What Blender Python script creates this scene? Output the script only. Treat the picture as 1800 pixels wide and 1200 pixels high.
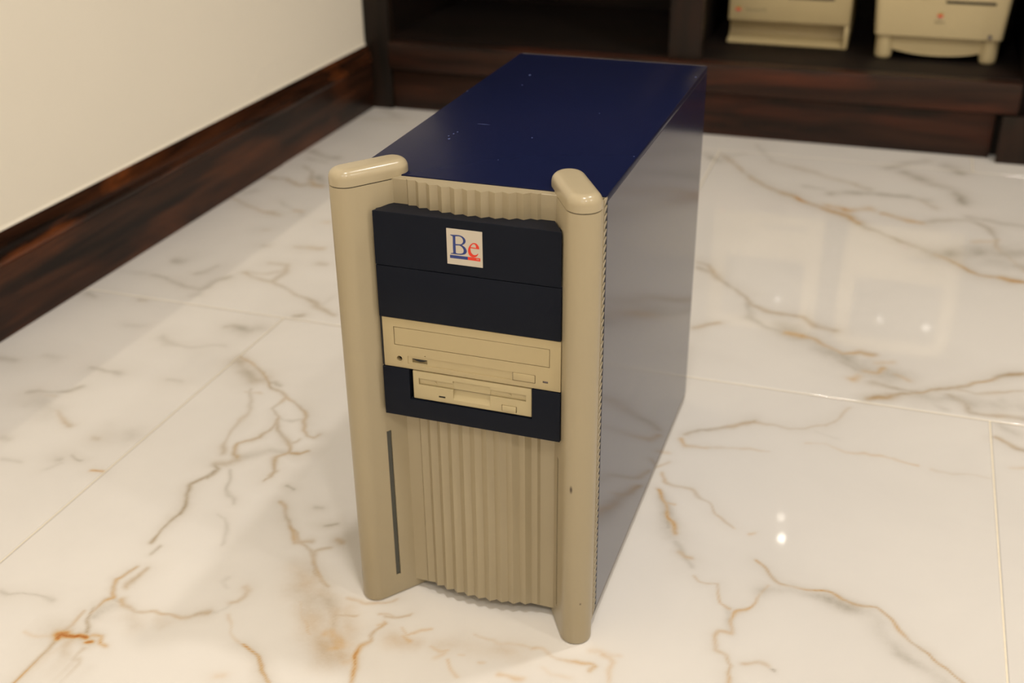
import bpy, bmesh, math, random
import numpy as np
from mathutils import Matrix, Vector

for o in list(bpy.data.objects):
    bpy.data.objects.remove(o)
S = bpy.context.scene
COL = S.collection
random.seed(4)

# ------------------------------------------------------------------ camera, world, light, exposure
cam_data = bpy.data.cameras.new('camera')
cam = bpy.data.objects.new('camera', cam_data)
COL.objects.link(cam)
RIGHT = Vector((0.948345, 0.317096, -0.009558))
UP = Vector((-0.136224, 0.434249, 0.890433))
FWD = Vector((-0.286503, 0.843136, -0.455014))
m = Matrix((RIGHT, UP, -FWD)).transposed().to_4x4()
m.translation = Vector((0.28694, -0.73972, 0.67493))
cam.matrix_world = m
cam_data.sensor_width = 36.0
cam_data.lens = 2019.75 / 1800 * 36
cam_data.clip_start = 0.02
cam_data.dof.use_dof = True
cam_data.dof.focus_distance = 0.885
cam_data.dof.aperture_fstop = 6.0
S.camera = cam

world = bpy.data.worlds.new('world')
S.world = world
world.use_nodes = True
world.node_tree.nodes['Background'].inputs[0].default_value = (1.0, 0.86, 0.68, 1)
world.node_tree.nodes['Background'].inputs[1].default_value = 0.02

S.view_settings.view_transform = 'Standard'
S.view_settings.look = 'None'
S.view_settings.exposure = 0.0
S.view_settings.gamma = 1.0
S.view_settings.use_curve_mapping = False
LIGHT_COLOUR = (1.0, 0.945, 0.885)
LIGHT_POWER = 12.0
CEILING = 2.55

# ------------------------------------------------------------------ material helpers
def new_mat(name):
    mt = bpy.data.materials.new(name)
    mt.use_nodes = True
    nt = mt.node_tree
    b = nt.nodes['Principled BSDF']
    return mt, nt, b

def N(nt, kind, **kw):
    n = nt.nodes.new(kind)
    for k, v in kw.items():
        if k.startswith('i_'):
            n.inputs[k[2:].replace('_', ' ')].default_value = v
        else:
            setattr(n, k, v)
    return n

def math_node(nt, op, a, b=None, c=None, clamp=False):
    n = nt.nodes.new('ShaderNodeMath')
    n.operation = op
    n.use_clamp = clamp
    for i, v in enumerate((a, b, c)):
        if v is None:
            continue
        if isinstance(v, (int, float)):
            n.inputs[i].default_value = v
        else:
            nt.links.new(v, n.inputs[i])
    return n.outputs[0]

def mix_col(nt, fac, a, b):
    n = nt.nodes.new('ShaderNodeMix')
    n.data_type = 'RGBA'
    for sock, v in ((n.inputs['Factor'], fac), (n.inputs['A'], a), (n.inputs['B'], b)):
        if isinstance(v, (int, float)):
            sock.default_value = v
        elif isinstance(v, tuple):
            sock.default_value = (v + (1,)) if len(v) == 3 else v
        else:
            nt.links.new(v, sock)
    return n.outputs['Result']

def spot_mask(nt, coords, spots):
    """soft-edged marks at fixed points of the object: (centre, radii, strength)"""
    tot = None
    for cen, rad, st in spots:
        sub = N(nt, 'ShaderNodeVectorMath', operation='SUBTRACT')
        nt.links.new(coords, sub.inputs[0]); sub.inputs[1].default_value = cen
        div = N(nt, 'ShaderNodeVectorMath', operation='DIVIDE')
        nt.links.new(sub.outputs[0], div.inputs[0]); div.inputs[1].default_value = rad
        ln = N(nt, 'ShaderNodeVectorMath', operation='LENGTH')
        nt.links.new(div.outputs[0], ln.inputs[0])
        v = math_node(nt, 'MULTIPLY', math_node(nt, 'SUBTRACT', 1.0, ln.outputs['Value'], clamp=True), st)
        tot = v if tot is None else math_node(nt, 'MAXIMUM', tot, v)
    return tot

def plain(name, col, rough=0.5, spec=0.5, noise=0.06, nscale=40, bump=0.0, bscale=400, coat=0.0, spots=None, spot_col=(0.03, 0.025, 0.02)):
    mt, nt, b = new_mat(name)
    tc = N(nt, 'ShaderNodeTexCoord')
    nz = N(nt, 'ShaderNodeTexNoise', i_Scale=nscale, i_Detail=3.0)
    nt.links.new(tc.outputs['Object'], nz.inputs['Vector'])
    d = tuple(c * (1 - noise) for c in col)
    l = tuple(min(1, c * (1 + noise)) for c in col)
    c = mix_col(nt, nz.outputs['Fac'], d, l)
    if spots:
        c = mix_col(nt, spot_mask(nt, tc.outputs['Object'], spots), c, spot_col)
    nt.links.new(c, b.inputs['Base Color'])
    b.inputs['Roughness'].default_value = rough
    b.inputs['Specular IOR Level'].default_value = spec
    if coat:
        b.inputs['Coat Weight'].default_value = coat
        b.inputs['Coat Roughness'].default_value = 0.08
    if bump:
        nb = N(nt, 'ShaderNodeTexNoise', i_Scale=bscale, i_Detail=2.0)
        nt.links.new(tc.outputs['Object'], nb.inputs['Vector'])
        bp = N(nt, 'ShaderNodeBump', i_Strength=bump, i_Distance=0.0004)
        nt.links.new(nb.outputs['Fac'], bp.inputs['Height'])
        nt.links.new(bp.outputs['Normal'], b.inputs['Normal'])
    return mt

def wood(name, axis, dark, light, rough=0.38, scale=1.0, streak=(0.12, 0.035, 0.012)):
    mt, nt, b = new_mat(name)
    tc = N(nt, 'ShaderNodeTexCoord')
    mp = N(nt, 'ShaderNodeMapping')
    sc = [38 * scale] * 3
    sc[axis] = 2.6 * scale
    mp.inputs['Scale'].default_value = sc
    nt.links.new(tc.outputs['Object'], mp.inputs['Vector'])
    n1 = N(nt, 'ShaderNodeTexNoise', i_Scale=1.0, i_Detail=6.0, i_Roughness=0.62, i_Distortion=0.8)
    nt.links.new(mp.outputs[0], n1.inputs['Vector'])
    r1 = N(nt, 'ShaderNodeValToRGB')
    r1.color_ramp.elements[0].position = 0.36; r1.color_ramp.elements[0].color = dark + (1,)
    r1.color_ramp.elements[1].position = 0.72; r1.color_ramp.elements[1].color = light + (1,)
    nt.links.new(n1.outputs['Fac'], r1.inputs['Fac'])
    mp2 = N(nt, 'ShaderNodeMapping')
    sc2 = [9 * scale] * 3
    sc2[axis] = 2.2 * scale
    mp2.inputs['Scale'].default_value = sc2
    nt.links.new(tc.outputs['Object'], mp2.inputs['Vector'])
    n2 = N(nt, 'ShaderNodeTexNoise', i_Scale=1.0, i_Detail=4.0, i_Distortion=1.2)
    nt.links.new(mp2.outputs[0], n2.inputs['Vector'])
    r2 = N(nt, 'ShaderNodeValToRGB')
    r2.color_ramp.elements[0].position = 0.5; r2.color_ramp.elements[0].color = (0, 0, 0, 1)
    r2.color_ramp.elements[1].position = 0.66; r2.color_ramp.elements[1].color = (1.3, 1.3, 1.3, 1)
    nt.links.new(n2.outputs['Fac'], r2.inputs['Fac'])
    f = math_node(nt, 'MULTIPLY', r2.outputs[0], n1.outputs['Fac'])
    c = mix_col(nt, f, r1.outputs[0], streak)
    nt.links.new(c, b.inputs['Base Color'])
    b.inputs['Roughness'].default_value = rough
    b.inputs['Specular IOR Level'].default_value = 0.22
    bp = N(nt, 'ShaderNodeBump', i_Strength=0.25, i_Distance=0.0006)
    nt.links.new(n1.outputs['Fac'], bp.inputs['Height'])
    nt.links.new(bp.outputs['Normal'], b.inputs['Normal'])
    return mt

# ------------------------------------------------------------------ mesh helpers (metres)
def link(name, me, mat, parent=None, loc=None):
    o = bpy.data.objects.new(name, me)
    COL.objects.link(o)
    if mat is not None and not me.materials:
        me.materials.append(mat)
    if parent is not None:
        o.parent = parent
    if loc is not None:
        o.location = loc
    return o

def empty(name, loc=(0, 0, 0), rz=0.0):
    o = bpy.data.objects.new(name, None)
    o.empty_display_size = 0.05
    COL.objects.link(o)
    o.location = loc
    o.rotation_euler = (0, 0, rz)
    return o

def tag(o, label, cat, group=None):
    o['label'] = label
    o['category'] = cat
    if group:
        o['group'] = group
    return o

def structure(o, label=None):
    o['kind'] = 'structure'
    if label:
        o['label'] = label
    return o

def fin(bm, name, smooth=None):
    bmesh.ops.recalc_face_normals(bm, faces=bm.faces)
    me = bpy.data.meshes.new(name)
    bm.to_mesh(me)
    bm.free()
    if smooth is not None:
        me.polygons.foreach_set('use_smooth', [True] * len(me.polygons))
        me.set_sharp_from_angle(angle=math.radians(smooth))
    return me

def bm_box(bm, x0, x1, y0, y1, z0, z1):
    v = [bm.verts.new((x, y, z)) for z in (z0, z1) for y in (y0, y1) for x in (x0, x1)]
    fs = []
    for q in ((0, 1, 3, 2), (4, 6, 7, 5), (0, 4, 5, 1), (2, 3, 7, 6), (0, 2, 6, 4), (1, 5, 7, 3)):
        fs.append(bm.faces.new([v[i] for i in q]))
    return v

def box_mesh(x0, x1, y0, y1, z0, z1, bevel=0.0, seg=2, k=1.0):
    bm = bmesh.new()
    bm_box(bm, x0 * k, x1 * k, y0 * k, y1 * k, z0 * k, z1 * k)
    if bevel:
        bmesh.ops.bevel(bm, geom=list(bm.edges), offset=bevel * k, segments=seg, affect='EDGES', profile=0.5)
    return fin(bm, 'box', 40 if bevel else None)

def prism_mesh(poly, z0, z1, bevel=0.0, k=1.0, smooth=None, axis='z'):
    """polygon extruded along an axis; axis 'z': poly (x,y); 'y': poly (x,z); 'x': poly (y,z)"""
    bm = bmesh.new()
    def P(a, b, c):
        return {'z': (a * k, b * k, c * k), 'y': (a * k, c * k, b * k), 'x': (c * k, a * k, b * k)}[axis]
    lo = [bm.verts.new(P(a, b, z0)) for a, b in poly]
    hi = [bm.verts.new(P(a, b, z1)) for a, b in poly]
    n = len(poly)
    caps = [bm.faces.new(lo), bm.faces.new(hi)]
    for i in range(n):
        bm.faces.new((lo[i], lo[(i + 1) % n], hi[(i + 1) % n], hi[i]))
    if bevel:
        es = set()
        for f in caps:
            es.update(f.edges)
        bmesh.ops.bevel(bm, geom=list(es), offset=bevel * k, segments=3, affect='EDGES', profile=0.5)
    return fin(bm, 'prism', smooth)

def rings_mesh(rings, smooth=40):
    """rings: list of equal-length point lists, closed loops, capped at both ends"""
    bm = bmesh.new()
    R = [[bm.verts.new(p) for p in r] for r in rings]
    n = len(R[0])
    for a, b in zip(R[:-1], R[1:]):
        for i in range(n):
            bm.faces.new((a[i], a[(i + 1) % n], b[(i + 1) % n], b[i]))
    bm.faces.new(R[0]); bm.faces.new(R[-1])
    return fin(bm, 'rings', smooth)

def cyl_mesh(cx, cy, cz, r, h, axis='y', n=32, k=1.0, bevel=0.0):
    pts = [(r * math.cos(2 * math.pi * i / n), r * math.sin(2 * math.pi * i / n)) for i in range(n)]
    if axis == 'y':
        return prism_mesh([(cx + a, cz + b) for a, b in pts], cy, cy + h, k=k, smooth=40, axis='y', bevel=bevel)
    return prism_mesh([(cx + a, cy + b) for a, b in pts], cz, cz + h, k=k, smooth=40, axis='z', bevel=bevel)

def cut(me, cutters, name='cut', smooth=35):
    """boolean difference, evaluated to a plain mesh"""
    o = bpy.data.objects.new('tmp', me)
    COL.objects.link(o)
    tmp = []
    for c in cutters:
        q = bpy.data.objects.new('tmpc', c)
        COL.objects.link(q)
        md = o.modifiers.new('b', 'BOOLEAN')
        md.operation = 'DIFFERENCE'
        md.solver = 'EXACT'
        md.object = q
        tmp.append(q)
    dg = bpy.context.evaluated_depsgraph_get()
    dg.update()
    res = bpy.data.meshes.new_from_object(o.evaluated_get(dg))
    for q in tmp + [o]:
        bpy.data.objects.remove(q)
    res.polygons.foreach_set('use_smooth', [True] * len(res.polygons))
    res.set_sharp_from_angle(angle=math.radians(smooth))
    return res

def fill_mesh(loops, y, thick, k=0.001):
    """flat lettering in the x-z plane (mm), holes allowed, facing -y"""
    cu = bpy.data.curves.new('glyph', 'CURVE')
    cu.dimensions = '2D'
    cu.fill_mode = 'BOTH'
    cu.extrude = thick * 0.5 * k
    for lp in loops:
        sp = cu.splines.new('POLY')
        sp.points.add(len(lp) - 1)
        for p, (a, b) in zip(sp.points, lp):
            p.co = (a * k, b * k, 0, 1)
        sp.use_cyclic_u = True
    o = bpy.data.objects.new('tmp', cu)
    COL.objects.link(o)
    dg = bpy.context.evaluated_depsgraph_get(); dg.update()
    me = bpy.data.meshes.new_from_object(o.evaluated_get(dg))
    bpy.data.objects.remove(o)
    me.transform(Matrix.Translation((0, y * k, 0)) @ Matrix.Rotation(math.pi / 2, 4, 'X'))
    return me

def text_mesh(txt, size, x, y, z, thick=0.1, squeeze=1.0, align='LEFT', k=0.001):
    cu = bpy.data.curves.new('txt', 'FONT')
    cu.body = txt
    cu.size = size * k
    cu.align_x = align
    cu.extrude = thick * 0.5 * k
    o = bpy.data.objects.new('tmp', cu)
    COL.objects.link(o)
    dg = bpy.context.evaluated_depsgraph_get(); dg.update()
    me = bpy.data.meshes.new_from_object(o.evaluated_get(dg))
    bpy.data.objects.remove(o)
    me.transform(Matrix.Translation((x * k, y * k, z * k)) @ Matrix.Rotation(math.pi / 2, 4, 'X') @ Matrix.Diagonal((squeeze, 1, 1, 1)))
    return me

def smooth_loop(pts, n=4):
    """Catmull-Rom through a closed loop"""
    out = []
    m_ = len(pts)
    for i in range(m_):
        p0, p1, p2, p3 = (Vector(pts[(i + j) % m_]) for j in (-1, 0, 1, 2))
        sharp = (p1 - p0).normalized().dot((p2 - p1).normalized()) < 0.45 or (p2 - p1).normalized().dot((p3 - p2).normalized()) < 0.45
        for t in range(n):
            s = t / n
            if sharp:
                q = p1.lerp(p2, s)
            else:
                q = 0.5 * ((2 * p1) + (p2 - p0) * s + (2 * p0 - 5 * p1 + 4 * p2 - p3) * s * s + (3 * p1 - p0 - 3 * p2 + p3) * s ** 3)
            out.append((q.x, q.y))
    return out

# ------------------------------------------------------------------ materials
BEIGE_SPOTS = [((0.0873, -0.0105, 0.1575), (0.0016, 0.02, 0.0045), 1.4), ((-0.1065, -0.005, 0.024), (0.006, 0.006, 0.011), 0.9),
               ((0.0965, -0.009, 0.044), (0.001, 0.01, 0.0016), 1.0), ((0.0905, -0.004, 0.3975), (0.0007, 0.006, 0.002), 0.5)]
M_beige = plain('beige_abs', (0.38, 0.316, 0.204), rough=0.34, noise=0.03, nscale=15, bump=0.05, bscale=900, spots=BEIGE_SPOTS, spot_col=(0.07, 0.05, 0.03))
M_beige_gloss = plain('beige_cap', (0.43, 0.36, 0.235), rough=0.22, noise=0.02, spots=BEIGE_SPOTS[3:], spot_col=(0.12, 0.1, 0.07))
M_cream = plain('drive_bezel', (0.46, 0.372, 0.208), rough=0.42, noise=0.03, bump=0.04, bscale=1200)
M_cream2 = plain('floppy_bezel', (0.475, 0.392, 0.224), rough=0.42, noise=0.03, bump=0.04, bscale=1200)
M_navy_plastic = plain('bay_cover_plastic', (0.0078, 0.0098, 0.0165), rough=0.42, spec=0.09, noise=0.08, nscale=60, bump=0.12, bscale=1500)
SPECKS = [(-59.6, 120.5, 1.6), (-61.3, 135, 1.1), (-60, 140.7, 1.0), (-61.4, 341.8, 2.2), (-56.5, 303.1, 1.3), (-48.1, 396.4, 0.9),
          (97.0, 381, 1.8), (5.3, 143.7, 1.0), (-99.5, 266.9, 1.8), (97.6, 119.9, 0.9), (-63, 128, 1.0), (-2, 80, 0.7), (40, 230, 0.7)]
SP = [((a * .001, b * .001, .391), (c * .00075, c * .0013, .004), 1.0) for a, b, c in SPECKS]
SP += [((-.0468, .1684, .391), (.0075, .0009, .004), 0.5)]
M_paint = plain('blue_paint', (0.0075, 0.0102, 0.037), rough=0.24, spec=0.1, noise=0.04, bump=0.03, bscale=700, spots=SP, spot_col=(0.16, 0.2, 0.42))
SIDE = [((.1, .2475, .091), (.02, .0075, .0155), 1.8), ((.1, .2515, .080), (.02, .004, .006), 1.6)]
M_paint_side = plain('blue_paint_side', (0.0075, 0.0105, 0.045), rough=0.13, spec=1.0, noise=0.04, bump=0.03, bscale=700, spots=SIDE, spot_col=(0.008, 0.008, 0.012))
M_black = plain('black_gap', (0.006, 0.006, 0.007), rough=0.6)
M_dark_lens = plain('smoked_lens', (0.055, 0.055, 0.042), rough=0.25)
M_rubber = plain('black_rubber', (0.015, 0.015, 0.015), rough=0.8)
M_steel = plain('zinc_steel', (0.42, 0.40, 0.36), rough=0.35)
M_lip = plain('raw_metal_lip', (0.10, 0.075, 0.045), rough=0.4)
M_label = plain('label_white', (0.56, 0.50, 0.41), rough=0.35, noise=0.02)
M_blue_ink = plain('blue_ink', (0.017, 0.037, 0.19), rough=0.4, noise=0.02)
M_red_ink = plain('red_ink', (0.70, 0.035, 0.012), rough=0.4, noise=0.02)
M_led = plain('grey_led', (0.12, 0.10, 0.10), rough=0.2)
M_mac = plain('aged_plastic', (0.50, 0.40, 0.215), rough=0.45, noise=0.04, nscale=12)
M_mac2 = plain('light_aged_plastic', (0.54, 0.44, 0.25), rough=0.45, noise=0.04, nscale=12)
M_screen = plain('crt_glass', (0.02, 0.022, 0.022), rough=0.06)
M_grey_ink = plain('grey_ink', (0.16, 0.135, 0.09), rough=0.5)
M_ink_r = plain('logo_red', (0.75, 0.08, 0.03), rough=0.4)
M_ink_o = plain('logo_orange', (0.8, 0.2, 0.03), rough=0.4)
M_ink_g = plain('logo_green', (0.2, 0.35, 0.08), rough=0.4)
M_ink_p = plain('logo_purple', (0.3, 0.12, 0.22), rough=0.4)
M_wall = plain('wall_paint', (0.94, 0.875, 0.75), rough=0.75, noise=0.015, nscale=6, bump=0.06, bscale=180)
M_ceiling = plain('ceiling_paint', (0.9, 0.885, 0.85), rough=0.8, noise=0.01)
M_caulk = plain('white_caulk', (0.86, 0.80, 0.68), rough=0.5)
M_grout = plain('grout', (0.84, 0.76, 0.6), rough=0.75, noise=0.08, nscale=120)
M_base_wood = wood('baseboard_wood', 1, (0.009, 0.0045, 0.003), (0.058, 0.022, 0.011), rough=0.3, streak=(0.11, 0.034, 0.012))
M_base_cap = wood('baseboard_cap_wood', 1, (0.007, 0.0035, 0.0025), (0.075, 0.025, 0.01), rough=0.26, streak=(0.3, 0.08, 0.018))
M_cab_x = wood('cabinet_wood_horizontal', 0, (0.011, 0.006, 0.0045), (0.045, 0.019, 0.011), rough=0.42, streak=(0.085, 0.024, 0.012))
M_cab_z = wood('cabinet_wood_vertical', 2, (0.010, 0.007, 0.005), (0.026, 0.016, 0.011), rough=0.45, streak=(0.03, 0.014, 0.009))
M_cab_shade = wood('cabinet_wood_shaded', 0, (0.006, 0.004, 0.003), (0.014, 0.009, 0.0065), rough=0.55, streak=(0.018, 0.009, 0.006))  # darker copy of the wood, shade of the bays put into its colour

def marble():
    mt, nt, b = new_mat('polished_marble')
    tc = N(nt, 'ShaderNodeTexCoord')
    a_g = N(nt, 'ShaderNodeAttribute', attribute_name='vein_grey')
    a_o = N(nt, 'ShaderNodeAttribute', attribute_name='vein_gold')
    cl = N(nt, 'ShaderNodeTexNoise', i_Scale=5.0, i_Detail=4.0, i_Roughness=0.55, i_Distortion=0.6)
    nt.links.new(tc.outputs['Object'], cl.inputs['Vector'])
    base = mix_col(nt, math_node(nt, 'MULTIPLY', math_node(nt, 'SUBTRACT', cl.outputs['Fac'], 0.40, clamp=True), 2.2, clamp=True), (0.765, 0.733, 0.688), (0.705, 0.675, 0.635))
    fine = N(nt, 'ShaderNodeTexNoise', i_Scale=190.0, i_Detail=4.0, i_Roughness=0.7)
    nt.links.new(tc.outputs['Object'], fine.inputs['Vector'])
    fm = math_node(nt, 'ADD', math_node(nt, 'MULTIPLY', fine.outputs['Fac'], 0.8), 0.62)
    g = math_node(nt, 'MULTIPLY', a_g.outputs['Fac'], fm, clamp=True)
    o = math_node(nt, 'MULTIPLY', a_o.outputs['Fac'], fm)
    o1 = math_node(nt, 'MULTIPLY', o, 0.9, clamp=True)
    c = mix_col(nt, g, base, (0.37, 0.335, 0.275))
    c = mix_col(nt, o1, c, (0.60, 0.375, 0.15))
    o2 = math_node(nt, 'SUBTRACT', o, 0.75, clamp=True)
    c = mix_col(nt, o2, c, (0.40, 0.12, 0.012))
    nt.links.new(c, b.inputs['Base Color'])
    b.inputs['Roughness'].default_value = 0.045
    b.inputs['Specular IOR Level'].default_value = 0.5
    return mt
M_marble = marble()

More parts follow.
